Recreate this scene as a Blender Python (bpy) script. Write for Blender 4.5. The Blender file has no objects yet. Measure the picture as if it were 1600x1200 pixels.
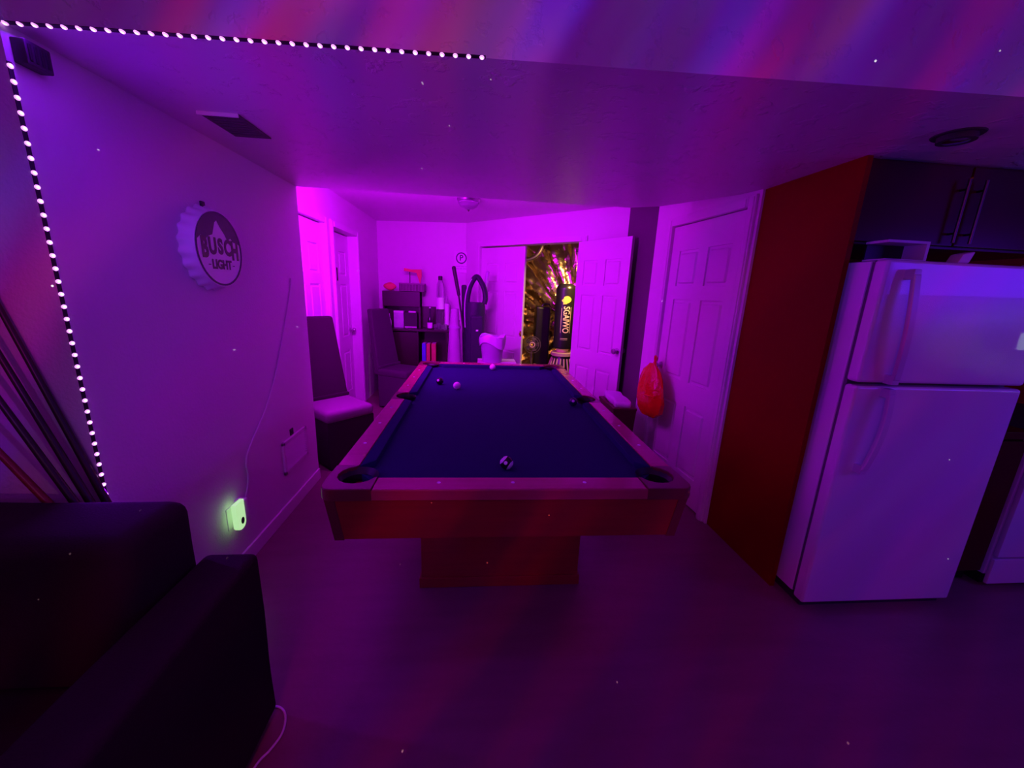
import bpy, bmesh, math, random
from mathutils import Vector, Matrix, noise
random.seed(7)
C = bpy.context.scene.collection
PI = math.pi
sc = bpy.context.scene

# ------------------------------------------------------------------ camera
cam = bpy.data.cameras.new('camera'); camo = bpy.data.objects.new('camera', cam); C.objects.link(camo)
cam.sensor_fit = 'HORIZONTAL'; cam.sensor_width = 36.0; cam.lens = 608.5 / 1600 * 36; cam.clip_start = .02
r2 = Vector((0.9947, -0.0922, 0.0440)); f0 = Vector((0.0890, 0.9683, -0.2333))
f0.normalize(); r2 = (r2 - f0 * r2.dot(f0)).normalized(); u2 = r2.cross(f0)
camo.matrix_world = Matrix(((r2.x, u2.x, -f0.x, -0.144), (r2.y, u2.y, -f0.y, -2.576), (r2.z, u2.z, -f0.z, 1.514), (0, 0, 0, 1)))
sc.camera = camo
sc.view_settings.view_transform = 'Standard'; sc.view_settings.look = 'None'
sc.view_settings.gamma = 1.0; sc.view_settings.use_curve_mapping = False
sc.view_settings.exposure = 0.0

# ------------------------------------------------------------------ world: a closed room at night
w = bpy.data.worlds.new('night'); sc.world = w; w.use_nodes = True
w.node_tree.nodes['Background'].inputs[0].default_value = (0.004, 0.001, 0.008, 1)
w.node_tree.nodes['Background'].inputs[1].default_value = 1.0

# ------------------------------------------------------------------ lights
def strip_light(name, p0, p1, normal, color, power, width=.02, spread=PI):
    """the glow of a run of LED tape between two points, facing normal"""
    p0, p1, n = Vector(p0), Vector(p1), Vector(normal).normalized()
    l = bpy.data.lights.new(name, 'AREA'); l.shape = 'RECTANGLE'; d = p1 - p0
    l.size = d.length; l.size_y = width; l.energy = power; l.color = color; l.spread = spread
    x = d.normalized(); z = -n; y = z.cross(x)
    o = bpy.data.objects.new(name, l); C.objects.link(o)
    m = Matrix((x, y, z)).transposed().to_4x4(); m.translation = (p0 + p1) / 2
    o.matrix_world = m
    return o

BACK_LED = (0.59, 0.002, 1.0)
strip_light('led_tape_back_glow', (-1.36, .40, 2.16), (.25, .41, 2.16), (.30, .95, -.22), BACK_LED, 82)
strip_light('led_tape_end_glow', (-1.395, .396, .75), (-1.395, .396, 1.70), (.8, .6, 0), BACK_LED, 15)
strip_light('led_tape_front_glow', (-1.36, -1.27, 2.112), (-.16, -1.33, 2.112), (0, .1, -1), (.22, .002, 1.0), 1.9)
strip_light('led_tape_corner_glow', (-1.366, -1.285, .72), (-1.366, -1.285, 1.88), (1, .10, 0), (.24, .002, 1.0), 5.4)
strip_light('led_tape_room_glow', (-2.0, -4.3, 2.3), (2.0, -4.3, 2.3), (0, 1, -.25), (.38, 0.004, 1.0), 4.5)

def projector(name, loc, power):
    """a galaxy projector behind the camera: drifting bands of colour and pin-point stars thrown by its own lens"""
    l = bpy.data.lights.new(name, 'POINT'); l.energy = power; l.shadow_soft_size = 0.0; l.color = (1, 1, 1)
    l.use_nodes = True; nt = l.node_tree; N = nt.nodes; L = nt.links
    em = N['Emission']
    tc = N.new('ShaderNodeTexCoord')
    sep = N.new('ShaderNodeSeparateXYZ'); L.new(tc.outputs['Normal'], sep.inputs[0])
    def M(op, a, b):
        n = N.new('ShaderNodeMath'); n.operation = op
        for i, v in enumerate((a, b)):
            if isinstance(v, (int, float)): n.inputs[i].default_value = v
            elif v is not None: L.new(v, n.inputs[i])
        return n.outputs[0]
    ay = M('MAXIMUM', M('ABSOLUTE', sep.outputs['Y'], None), .05)
    u = M('DIVIDE', sep.outputs['X'], ay); v = M('DIVIDE', sep.outputs['Z'], ay)
    wv = M('SUBTRACT', u, M('MULTIPLY', v, .55))
    cmb = N.new('ShaderNodeCombineXYZ')
    L.new(wv, cmb.inputs[0]); L.new(M('MULTIPLY', v, .30), cmb.inputs[1])
    mrz = N.new('ShaderNodeMapRange'); mrz.interpolation_type = 'SMOOTHSTEP'   # the lens points up at the ceiling
    mrz.inputs[1].default_value = -.15; mrz.inputs[2].default_value = .25; mrz.inputs[3].default_value = .40; mrz.inputs[4].default_value = 1.0
    L.new(sep.outputs['Z'], mrz.inputs[0]); up = mrz.outputs[0]
    outs = []
    for off, scale, lo, hi, amp, base in ((24.93, 7.205, .36, .74, 3.2, .06), (56.459, 9.416, .36, .74, .22, .0), (29.861, 7.722, .36, .74, 3.6, .22)):
        mp = N.new('ShaderNodeMapping'); mp.inputs['Location'].default_value = (off, off * .7, off * .3)
        L.new(cmb.outputs[0], mp.inputs[0])
        nz = N.new('ShaderNodeTexNoise'); nz.inputs['Scale'].default_value = scale; nz.inputs['Detail'].default_value = 1.5
        L.new(mp.outputs[0], nz.inputs['Vector'])
        mr = N.new('ShaderNodeMapRange'); mr.interpolation_type = 'SMOOTHSTEP'
        mr.inputs[1].default_value = lo; mr.inputs[2].default_value = hi; mr.inputs[3].default_value = base; mr.inputs[4].default_value = amp
        L.new(nz.outputs[0], mr.inputs[0]); outs.append(mr.outputs[0])
    vor = N.new('ShaderNodeTexVoronoi'); vor.feature = 'F1'; vor.inputs['Scale'].default_value = 21.0
    L.new(tc.outputs['Normal'], vor.inputs['Vector'])
    star = M('MULTIPLY', M('LESS_THAN', vor.outputs['Distance'], .030), 16.0)
    cc = N.new('ShaderNodeCombineColor')
    for i, o in enumerate(outs): L.new(M('ADD', M('MULTIPLY', o, up), star), cc.inputs[i])
    L.new(cc.outputs[0], em.inputs['Color']); em.inputs['Strength'].default_value = 1.0
    o = bpy.data.objects.new(name, l); C.objects.link(o); o.location = loc
    return o
projector('galaxy_projector_beam', (-.45, -3.25, 1.55), 19)

def lamp(name, kind, loc, color, power, size=.05, aim=None, sy=None):
    l = bpy.data.lights.new(name, kind); l.color = color; l.energy = power
    if kind == 'AREA':
        l.shape = 'RECTANGLE'; l.size = size; l.size_y = sy or size
    else: l.shadow_soft_size = size
    o = bpy.data.objects.new(name, l); C.objects.link(o); o.location = loc
    if aim: o.rotation_euler = (Vector(aim) - Vector(loc)).to_track_quat('-Z', 'Y').to_euler()
    return o
lb = lamp('closet_spot', 'AREA', (1.30, 2.10, 2.02), (1.0, .58, .20), 10, .07, (.86, 3.05, 1.15))
lb.data.spread = math.radians(92)
lamp('kitchen_blue_led', 'AREA', (3.75, -2.52, 1.80), (.10, .01, 1.0), 13, .80, (1.8, -1.05, 1.62), .36)
lamp('kitchen_ceiling_blue_led', 'AREA', (3.75, -2.45, 2.40), (.10, .01, 1.0), .35, .5, (1.7, -.9, 1.95), .08)
lamp('kitchen_white_lamp', 'AREA', (3.75, -1.985, 1.31), (.75, 1.0, .85), .22, .07, (2.2, -1.05, 1.4), .12)

# ------------------------------------------------------------------ materials
def mat(name, col, rough=.6, metal=0, emit=0, bump=None, spec=.5, mix=None, trans=0, coat=0, ecol=None):
    m = bpy.data.materials.new(name); m.use_nodes = True; nt = m.node_tree; N = nt.nodes; L = nt.links
    b = N['Principled BSDF']
    b.inputs['Base Color'].default_value = (*col, 1); b.inputs['Roughness'].default_value = rough
    b.inputs['Metallic'].default_value = metal; b.inputs['Specular IOR Level'].default_value = spec
    b.inputs['Transmission Weight'].default_value = trans; b.inputs['Coat Weight'].default_value = coat
    if emit:
        b.inputs['Emission Color'].default_value = (*(ecol or col), 1); b.inputs['Emission Strength'].default_value = emit
    tc = N.new('ShaderNodeTexCoord')
    if mix:
        col2, scale, stretch = mix
        mp = N.new('ShaderNodeMapping'); mp.inputs['Scale'].default_value = stretch; L.new(tc.outputs['Object'], mp.inputs[0])
        nz = N.new('ShaderNodeTexNoise'); nz.inputs['Scale'].default_value = scale; nz.inputs['Detail'].default_value = 5
        L.new(mp.outputs[0], nz.inputs['Vector'])
        mx = N.new('ShaderNodeMix'); mx.data_type = 'RGBA'
        mx.inputs[6].default_value = (*col, 1); mx.inputs[7].default_value = (*col2, 1)
        L.new(nz.outputs[0], mx.inputs[0]); L.new(mx.outputs[2], b.inputs['Base Color'])
    if bump:
        scale, strength, lo, hi = bump
        nz = N.new('ShaderNodeTexNoise'); nz.inputs['Scale'].default_value = scale; nz.inputs['Detail'].default_value = 4
        L.new(tc.outputs['Object'], nz.inputs['Vector'])
        mr = N.new('ShaderNodeMapRange'); mr.inputs[1].default_value = lo; mr.inputs[2].default_value = hi
        L.new(nz.outputs[0], mr.inputs[0])
        bp = N.new('ShaderNodeBump'); bp.inputs['Strength'].default_value = strength; bp.inputs['Distance'].default_value = .01
        L.new(mr.outputs[0], bp.inputs['Height']); L.new(bp.outputs[0], b.inputs['Normal'])
    return m
M_WALL = mat('painted wall', (.74, .72, .72), .55, bump=(90, .12, .3, .7))
M_DARKWALL = mat('taupe wall', (.10, .085, .09), .6, bump=(90, .12, .3, .7))  # on the ceiling register this dark tone stands for shade
M_CEIL = mat('knockdown ceiling', (.70, .68, .68), .42, bump=(20, .35, .58, .66))
M_REDWALL = mat('red paint', (.20, .005, .002), .6, spec=.08, bump=(90, .1, .3, .7))
M_DOOR = mat('white door paint', (.78, .76, .76), .38)
M_TRIM = mat('white trim paint', (.76, .74, .74), .4)
M_FLOOR = mat('vinyl floor', (.26, .10, .14), .38, mix=((.18, .065, .09), 2.2, (1, 6, 1)), bump=(30, .06, .3, .7))
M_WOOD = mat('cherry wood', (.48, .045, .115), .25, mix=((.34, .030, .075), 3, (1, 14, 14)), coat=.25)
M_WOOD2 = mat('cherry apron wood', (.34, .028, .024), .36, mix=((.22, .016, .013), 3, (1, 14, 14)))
M_CAP = mat('pocket corner wood', (.14, .016, .03), .3)
M_BLACK = mat('black leather', (.008, .006, .007), .5)
M_CLOTH = mat('blue billiard cloth', (.021, .012, .095), .9, bump=(400, .08, .3, .7), spec=.06)
M_PEARL = mat('pearl inlay', (.9, .85, .9), .3)
M_BALLW = mat('ivory ball', (.9, .80, .82), .15)
M_BALLK = mat('black ball', (.012, .01, .012), .12)
M_BALLB = mat('dark blue ball', (.012, .01, .06), .12)
M_SOFA = mat('black sofa fabric', (.022, .008, .012), .9, bump=(220, .2, .3, .7), spec=.2)
M_CHAIRC = mat('dark chair fabric', (.035, .022, .026), .8, bump=(260, .2, .3, .7), spec=.2)
M_SEATLIT = mat('lit chair seat fabric', (.24, .19, .21), .85, bump=(260, .2, .3, .7), spec=.2)  # dark fabric made paler, putting the light on the seat into its colour
M_SEATD = mat('grey chair fabric', (.075, .05, .07), .85, bump=(260, .2, .3, .7), spec=.2)
M_FRIDGE = mat('white fridge enamel', (.74, .74, .76), .20, bump=(240, .10, .3, .7), coat=.2)
M_FSEAM = mat('fridge gasket', (.10, .09, .12), .6)
M_FHANDLE = mat('fridge handle plastic', (.60, .60, .64), .35)
M_CAB = mat('dark red cabinet', (.055, .006, .004), .28, spec=.12)
M_DARKSTEEL = mat('dark steel', (.16, .13, .15), .35, metal=1)
M_STEEL = mat('brushed steel', (.55, .54, .56), .3, metal=1)
M_CHROME = mat('chrome', (.75, .74, .76), .12, metal=1)
M_TAPE = mat('led tape backing', (.02, .015, .02), .5)
M_LED = mat('led emitter', (1, .62, 1), .4, emit=3.5, ecol=(1, .09, 1))
def led_core(m):
    nt = m.node_tree; N = nt.nodes; L = nt.links; b = N['Principled BSDF']
    tc = N.new('ShaderNodeTexCoord'); vm = N.new('ShaderNodeVectorMath'); vm.operation = 'LENGTH'; L.new(tc.outputs['Object'], vm.inputs[0])
    cr = N.new('ShaderNodeValToRGB'); L.new(vm.outputs['Value'], cr.inputs[0])
    mr = N.new('ShaderNodeMapRange'); mr.inputs[1].default_value = .0048; mr.inputs[2].default_value = .0070
    L.new(vm.outputs['Value'], mr.inputs[0]); L.new(mr.outputs[0], cr.inputs[0])
    e = cr.color_ramp.elements; e[0].position = 0; e[0].color = (1, .80, 1, 1); e[1].position = 1; e[1].color = (.30, .004, .42, 1)
    L.new(cr.outputs[0], b.inputs['Emission Color'])
led_core(M_LED)
M_SIGNW = mat('sign white', (.92, .88, .92), .4)
M_SIGNB = mat('sign navy', (.012, .012, .06), .4)
M_SIGNTXT = mat('sign dark lettering', (.03, .008, .03), .4)
M_CABLE = mat('white cable', (.75, .72, .75), .4)
M_NIGHT = mat('night light lens', (.62, 1, .50), .4, emit=.75, ecol=(.55, 1, .42))
M_NIGHTD = mat('night light eye', (.05, .09, .05), .3)
M_GRILL = mat('dark grille', (.03, .02, .03), .5)
M_CUE = mat('dark cue shaft', (.035, .014, .014), .35)
M_CUER = mat('red cue shaft', (.22, .016, .02), .35)
M_BAR = mat('dark bar wood', (.030, .010, .012), .35)
M_GLASS = mat('clear glass', (.9, .9, .95), .04, trans=.92)
M_GLASSD = mat('dark bottle glass', (.03, .015, .03), .08)
M_LABEL = mat('paper label', (.85, .80, .85), .6)
M_BOX = mat('printed carton', (.75, .66, .78), .6, mix=((.35, .25, .45), 14, (1, 1, 1)))
M_ORANGE = mat('orange pink cloth', (.75, .16, .12), .7)
M_BASKET = mat('woven basket', (.28, .16, .24), .7)
M_BLUEB = mat('blue book cover', (.10, .12, .75), .5)
M_REDB = mat('red book cover', (.62, .06, .06), .5, mix=((.75, .30, .18), 30, (1, 1, 1)))
M_BAG = mat('navy bag nylon', (.018, .010, .038), .55, bump=(60, .15, .3, .7))
M_BAGP = mat('bag piping', (.55, .42, .62), .5)
M_PLUSH = mat('pale plush', (.60, .50, .62), .9, bump=(120, .6, .3, .7))
M_BIN = mat('grey plastic bin', (.42, .36, .50), .45)
M_LINER = mat('white bin liner', (.72, .62, .80), .35)
M_CARTON = mat('white carton', (.75, .68, .76), .6)
M_FOIL = mat('crinkled foil', (.55, .40, .27), .24, metal=1, bump=(9, .5, .3, .7))  # silver foil, with the warm lamp light tinted into its colour
M_DUCT = mat('duct foil', (.65, .55, .42), .3, metal=1)
M_VINYL = mat('black vinyl', (.012, .010, .012), .3)
M_YELLOW = mat('yellow print', (.95, .68, .06), .5)
M_CREAM = mat('cream print', (.92, .74, .36), .5)
M_TAN = mat('tan ring', (.55, .42, .24), .5)
M_FAN = mat('fan housing', (.10, .09, .05), .5)
M_SACK = mat('brown sack', (.20, .09, .05), .8)
M_REDBAG = mat('red plastic bag', (.72, .012, .008), .22, bump=(16, .5, .3, .7))
M_DARKBIN = mat('dark red bin', (.10, .012, .02), .5)
M_WHITEAPP = mat('white stove enamel', (.62, .62, .66), .25)
M_PALEBOX = mat('pale tray', (.55, .55, .62), .5)

# ------------------------------------------------------------------ mesh helpers
class MB:
    def __init__(s): s.bm = bmesh.new()
    def _add(s, src, mtx=None):
        if mtx is not None: bmesh.ops.transform(src, matrix=mtx, verts=src.verts)
        me = bpy.data.meshes.new('tmp'); src.to_mesh(me); src.free(); s.bm.from_mesh(me); bpy.data.meshes.remove(me)
        return s
    def box(s, lo, hi, bev=0, seg=2, mtx=None):
        b = bmesh.new(); bmesh.ops.create_cube(b, size=1)
        lo, hi = Vector(lo), Vector(hi)
        for v in b.verts: v.co = Vector([(lo[i] + hi[i]) / 2 + v.co[i] * (hi[i] - lo[i]) for i in range(3)])
        if bev: bmesh.ops.bevel(b, geom=b.edges[:], offset=bev, segments=seg, affect='EDGES', profile=.5)
        return s._add(b, mtx)
    def prism(s, poly, z0, z1, mtx=None, bev=0):
        b = bmesh.new()
        f = b.faces.new([b.verts.new((x, y, z0)) for x, y in poly])
        r = bmesh.ops.extrude_face_region(b, geom=[f])
        for v in r['geom']:
            if isinstance(v, bmesh.types.BMVert): v.co.z = z1
        bmesh.ops.recalc_face_normals(b, faces=b.faces)
        if bev:
            ed = [e for e in b.edges if abs(e.verts[0].co.z - e.verts[1].co.z) < 1e-6 and abs(e.verts[0].co.z - max(z0, z1)) < 1e-6]
            bmesh.ops.bevel(b, geom=ed, offset=bev, segments=2, affect='EDGES', profile=.5)
        return s._add(b, mtx)
    def lathe(s, prof, n=24, mtx=None, fn=None, open_top=False):
        b = bmesh.new(); rings = []
        for r, z in prof:
            ring = []
            for k in range(n):
                a = 2 * PI * k / n; rr = r * (fn(a, z) if fn else 1)
                ring.append(b.verts.new((rr * math.cos(a), rr * math.sin(a), z)))
            rings.append(ring)
        for a_, b_ in zip(rings, rings[1:]):
            for k in range(n): b.faces.new((a_[k], a_[(k + 1) % n], b_[(k + 1) % n], b_[k]))
        if prof[0][0] > 1e-5 and not open_top: b.faces.new(rings[0][::-1])
        if prof[-1][0] > 1e-5: b.faces.new(rings[-1])
        bmesh.ops.remove_doubles(b, verts=b.verts, dist=1e-6)
        bmesh.ops.recalc_face_normals(b, faces=b.faces)
        return s._add(b, mtx)
    def tube(s, pts, r, n=8, mtx=None, r1=None):
        b = bmesh.new(); pts = [Vector(p) for p in pts]; rings = []; m = len(pts)
        for i, p in enumerate(pts):
            t = (pts[min(i + 1, m - 1)] - pts[max(i - 1, 0)]).normalized()
            a = t.orthogonal().normalized() if i == 0 else (px - t * px.dot(t)).normalized()
            px = a; c = t.cross(a); rr = r if r1 is None else r + (r1 - r) * i / (m - 1)
            rings.append([b.verts.new(p + (a * math.cos(2 * PI * k / n) + c * math.sin(2 * PI * k / n)) * rr) for k in range(n)])
        for a_, b_ in zip(rings, rings[1:]):
            for k in range(n): b.faces.new((a_[k], a_[(k + 1) % n], b_[(k + 1) % n], b_[k]))
        b.faces.new(rings[0][::-1]); b.faces.new(rings[-1])
        bmesh.ops.recalc_face_normals(b, faces=b.faces)
        return s._add(b, mtx)
    def sphere(s, c, r, mtx=None, u=24, v=14, sc_=(1, 1, 1)):
        b = bmesh.new(); bmesh.ops.create_uvsphere(b, u_segments=u, v_segments=v, radius=r)
        for q in b.verts: q.co = Vector([q.co[i] * sc_[i] + c[i] for i in range(3)])
        return s._add(b, mtx)
    def cyl(s, p0, p1, r, n=20): return s.tube([p0, p1], r, n)
    def each(s, fn):
        for v in s.bm.verts: v.co = fn(v.co.copy())
        return s
    def build(s, name, m, parent=None, world=True, smooth=True):
        if parent is not None and world:
            off = Vector(org(parent))
            for v in s.bm.verts: v.co -= off
        me = bpy.data.meshes.new(name); s.bm.to_mesh(me); s.bm.free(); me.materials.append(m)
        if smooth:
            me.shade_smooth()
            try: me.set_sharp_from_angle(angle=math.radians(35))
            except Exception: pass
        o = bpy.data.objects.new(name, me); C.objects.link(o)
        if smooth:
            wn = o.modifiers.new('weighted', 'WEIGHTED_NORMAL'); wn.keep_sharp = True; wn.weight = 90
        if parent is not None: o.parent = parent
        return o
def org(p):
    v = Vector((0, 0, 0))
    while p is not None: v = v + p.location; p = p.parent
    return v
def tag(o, label, cat, group=None):
    o['label'] = label; o['category'] = cat
    if group: o['group'] = group
    return o
def thing(name, label, cat, loc=(0, 0, 0), rz=0, group=None):
    o = bpy.data.objects.new(name, None); C.objects.link(o); o.empty_display_size = .1
    o.location = loc; o.rotation_euler = (0, 0, rz)
    return tag(o, label, cat, group)
def struct(name, mb, m, label=None, cat=None):
    o = mb.build(name, m, smooth=False); o['kind'] = 'structure'
    if label: tag(o, label, cat)
    return o
def again(o, name, parent, loc=(0, 0, 0), rot=(0, 0, 0)):
    c = o.copy(); C.objects.link(c); c.parent = parent; c.location = loc; c.rotation_euler = rot
    return c
def copy_tree(o, parent=None):
    c = o.copy(); C.objects.link(c)
    if parent is not None: c.parent = parent
    for ch in list(o.children): copy_tree(ch, c)
    return c
def text_bm(txt, size, depth=.001, bold=0.0, align='CENTER'):
    cu = bpy.data.curves.new('t', 'FONT'); cu.body = txt; cu.size = size; cu.extrude = depth; cu.offset = bold
    cu.align_x = align; cu.align_y = 'CENTER'; cu.resolution_u = 4
    o = bpy.data.objects.new('t', cu); C.objects.link(o)
    bpy.context.view_layer.update()
    me = bpy.data.meshes.new_from_object(o.evaluated_get(bpy.context.evaluated_depsgraph_get()))
    bpy.data.objects.remove(o); bpy.data.curves.remove(cu)
    return me
def add_text(mb, txt, size, mtx, depth=.001, bold=0.0):
    me = text_bm(txt, size, depth, bold); me.transform(mtx); mb.bm.from_mesh(me); bpy.data.meshes.remove(me)
def frame(o, x, y, z):
    m = Matrix((Vector(x), Vector(y), Vector(z))).transposed().to_4x4(); m.translation = Vector(o); return m
def wall_seg(mb, p0, p1, out, z0, z1, openings=()):
    """upright wall from p0 to p1 (plan), thickened towards out, with openings (t0, t1, head height)"""
    p0, p1, out = Vector(p0), Vector(p1), Vector(out)
    Ld = (p1 - p0).length; d = (p1 - p0) / Ld
    def blk(a, b, lo, hi):
        if b - a < 1e-4 or hi - lo < 1e-4: return
        q = [p0 + d * a, p0 + d * b, p0 + d * b + out, p0 + d * a + out]
        mb.prism([(v.x, v.y) for v in q], lo, hi)
    t = 0
    for a, b, h in openings:
        blk(t, a, z0, z1); blk(a, b, h, z1); t = b
    blk(t, Ld, z0, z1)

# ------------------------------------------------------------------ room shell
SOF = 2.13; FC = 2.46; BC = 2.40
struct('floor', MB().box((-4, -4.6, -.1), (4.2, 4.6, 0)), M_FLOOR, 'dark vinyl floor under the pool table', 'floor')
struct('ceiling', MB().prism([(-1.38, -1.275), (4.2, -1.50), (4.2, -.28), (1.445, -.29), (1.40, -.153), (1.11, .275), (.93, .378), (-1.38, .375)], SOF, FC + .1), M_CEIL,
       'low knockdown-textured soffit above the pool table', 'ceiling')
struct('ceiling.001', MB().box((-4, -4.6, FC), (4.2, -1.26, FC + .1)), M_CEIL, 'higher ceiling on the near side of the soffit', 'ceiling')
struct('ceiling.002', MB().prism([(-2.2, .37), (2.4, .37), (2.4, 4.6), (-2.2, 4.6)], BC, BC + .1), M_CEIL, 'glowing back room ceiling behind the soffit', 'ceiling')
mb = MB(); mb.prism([(-1.38, -1.29), (-1.38, .38), (-1.90, .38), (-1.90, -1.17), (-4.1, -1.17), (-4.1, -1.29)], 0, FC)
struct('wall_left', mb, M_WALL, 'pale left wall carrying the bottle cap sign, with an outside corner', 'wall')
mb = MB(); wall_seg(mb, (-1.62, .381), (-1.62, 3.5), (-.14, 0), 0, BC, ((.34, 1.10, 2.06), (1.32, 2.09, 2.06)))
struct('wall_left.001', mb, M_WALL, 'back room left wall with two white doors', 'wall')
mb = MB(); wall_seg(mb, (-1.75, 3.52), (-.33, 3.25), (.03, .14), 0, BC)
struct('wall_back', mb, M_WALL, 'back room end wall behind the dark cabinet', 'wall')
DA = Vector((-.36, 3.27)); DD = Vector((.7071, -.7071)); DL = (Vector((1.36, 1.55)) - DA).length
mb = MB(); wall_seg(mb, DA, DA + DD * DL, (.085, .085), 0, BC, ((.31, 1.91, 2.075),))
struct('wall_back.001', mb, M_WALL, 'angled wall with the double closet doors', 'wall')
mb = MB(); wall_seg(mb, (1.36, 1.55), (1.36, .83), (.14, 0), 0, BC)
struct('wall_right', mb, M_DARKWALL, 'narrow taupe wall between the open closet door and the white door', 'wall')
mb = MB(); wall_seg(mb, (1.345, .83), (1.445, -.30), (.13, 0), 0, BC, ((.26, 1.05, 2.05),))
struct('wall_right.001', mb, M_WALL, 'pale right wall around the white six panel door', 'wall')
struct('wall_right.002', MB().prism([(1.46, -.305), (1.475, -.885), (1.50, -.885), (1.50, -.29), (1.46, -.29)], 0, SOF), M_REDWALL,
       'dark red end panel beside the white fridge', 'wall')
struct('wall_kitchen', MB().box((1.50, -.30, 0), (4.2, -.17, SOF)), M_REDWALL, 'dark red kitchen wall behind the fridge', 'wall')
mb = MB().box((-4.1, -4.7, 0), (4.3, -4.6, FC)).box((-4.2, -4.6, 0), (-4.1, -1.17, FC)).box((4.2, -4.6, 0), (4.3, -.17, FC))
struct('wall_front', mb, M_WALL, 'walls of the room on the photographer side', 'wall')
# closet shell
mb = MB(); wall_seg(mb, (-.26, 3.37), (-.26, 4.45), (-.05, 0), 0, BC); wall_seg(mb, (2.35, .7), (2.35, 4.45), (.05, 0), 0, BC); wall_seg(mb, (-.3, 4.45), (2.4, 4.45), (0, .05), 0, BC)
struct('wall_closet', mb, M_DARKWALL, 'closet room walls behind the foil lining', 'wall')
# baseboards
mb = MB().box((-1.381, -1.28, 0), (-1.368, .378, .085), .003); struct('baseboard_left', mb, M_TRIM, 'white baseboard along the left wall', 'baseboard')
mb = MB(); wall_seg(mb, (-1.6, 3.482), (-.37, 3.248), (-.002, -.013), 0, .085); struct('baseboard_back', mb, M_TRIM, 'white baseboard along the end wall', 'baseboard')

# ------------------------------------------------------------------ doors
def casing(name, p0, d, nrm, t0, t1, h, label, width=.062):
    """door casing on the wall face: p0 plan origin, d along, nrm towards the room"""
    m = frame((p0[0], p0[1], 0), (d[0], d[1], 0), (nrm[0], nrm[1], 0), (0, 0, 1)) if True else None
    mb = MB()
    for a, b, lo, hi in ((t0 - width, t0, 0, h + width), (t1, t1 + width, 0, h + width), (t0, t1, h, h + width)):
        mb.box((a, -.002, lo), (b, .016, hi), .005, 2, m); mb.box((a + .012, .010, lo), (b - .012, .022, hi - .012), .004, 2, m)
    bmesh.ops.recalc_face_normals(mb.bm, faces=mb.bm.faces)
    return struct(name, mb, M_TRIM, label, 'door frame')
def six_panel(name, label, W, H, origin, ang, knob_at=None, hinge_at=None, front=-1):
    """a moulded six panel door: x runs along the width from the origin, the thickness is along y"""
    r = thing(name, label, 'door', origin, ang); r['kind'] = 'structure'
    T = .035; st = .105; mid = (W - 3 * st) / 2
    rows = ((.22, .72), (.90, 1.50), (1.60, 1.86))
    mb = MB().box((0, -T / 2 + .012, .008), (W, T / 2 - .012, H))
    xs = ((0, st), (st + mid, 2 * st + mid), (W - st, W))
    for a, b in xs: mb.box((a, -T / 2, .008), (b, T / 2, H), .003)
    prev = .008
    for lo, hi in rows + ((H, H),):
        for a in (st, 2 * st + mid): mb.box((a - .002, -T / 2, prev), (a + mid + .002, T / 2, lo), .003)
        prev = hi
    mb.build('slab', M_DOOR, r, world=False)
    for lo, hi in rows:
        for a in (st, 2 * st + mid):
            p = MB().box((a + .018, -T / 2 + .001, lo + .018), (a + mid - .018, T / 2 - .001, hi - .018), .0105, 1)
            p.build('panel', M_DOOR, r, world=False, smooth=False)
    if knob_at is not None:
        for s in (-1, 1):
            k = MB().lathe([(.030, 0), (.030, .006), (.012, .010), (.011, .030), (.024, .036), (.029, .050), (.024, .062), (.0, .066)], 18,
                           frame((knob_at, s * T / 2, .96), (1, 0, 0), (0, 0, 1), (0, s, 0)))
            k.build('knob', M_STEEL, r, world=False)
    if hinge_at is not None:
        for z in (.22, 1.03, 1.84):
            MB().box((hinge_at - .016, front * T / 2 - .004, z - .045), (hinge_at + .016, front * T / 2 + .004, z + .045), .002).cyl(
                (hinge_at, front * (T / 2 + .006), z - .047), (hinge_at, front * (T / 2 + .006), z + .047), .007, 10).build('hinge', M_CHROME, r, world=False)
    return r
# left wall: two doors (x along +Y => angle 90deg)
six_panel('door_1', 'white panelled door in the left wall, behind the tall chair', .756, 2.05, (-1.665, .724, 0), PI / 2, .69)
casing('trim_1', (-1.62, .381), (0, 1), (1, 0), .34, 1.10, 2.06, 'white casing of the left wall door behind the tall chair')
six_panel('door_2', 'white door set deep in the left wall, nearest the dark cabinet', .766, 2.05, (-1.735, 1.703, 0), PI / 2, .69)
casing('trim_2', (-1.62, .381), (0, 1), (1, 0), 1.32, 2.09, 2.06, 'white casing of the recessed door nearest the dark cabinet')
# double closet doors in the angled wall
dang = -PI / 4
o = DA + DD * .313 + Vector((.03, .03))
d3 = six_panel('door_3', 'closed left leaf of the white double closet doors', .765, 2.06, (o.x, o.y, 0), dang)
MB().box((.738, -.024, .93), (.763, -.016, 1.00), .002).lathe([(.012, 0), (.013, .008), (.010, .016), (0, .018)], 14, frame((.748, -.022, .965), (1, 0, 0), (0, 0, -1), (0, -1, 0))).build('latch', mat('brass', (.75, .42, .14), .3, metal=1), d3, world=False)
casing('trim_3', DA, DD, (-.7071, -.7071),   .31, 1.91, 2.075, 'white casing around the double closet doors')
o = DA + DD * 1.915 + Vector((-.045, -.045))
six_panel('door_4', 'open right leaf of the white closet doors, swung back to the taupe wall', .745, 2.06, (o.x, o.y, 0), math.radians(-62), .70)
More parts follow.
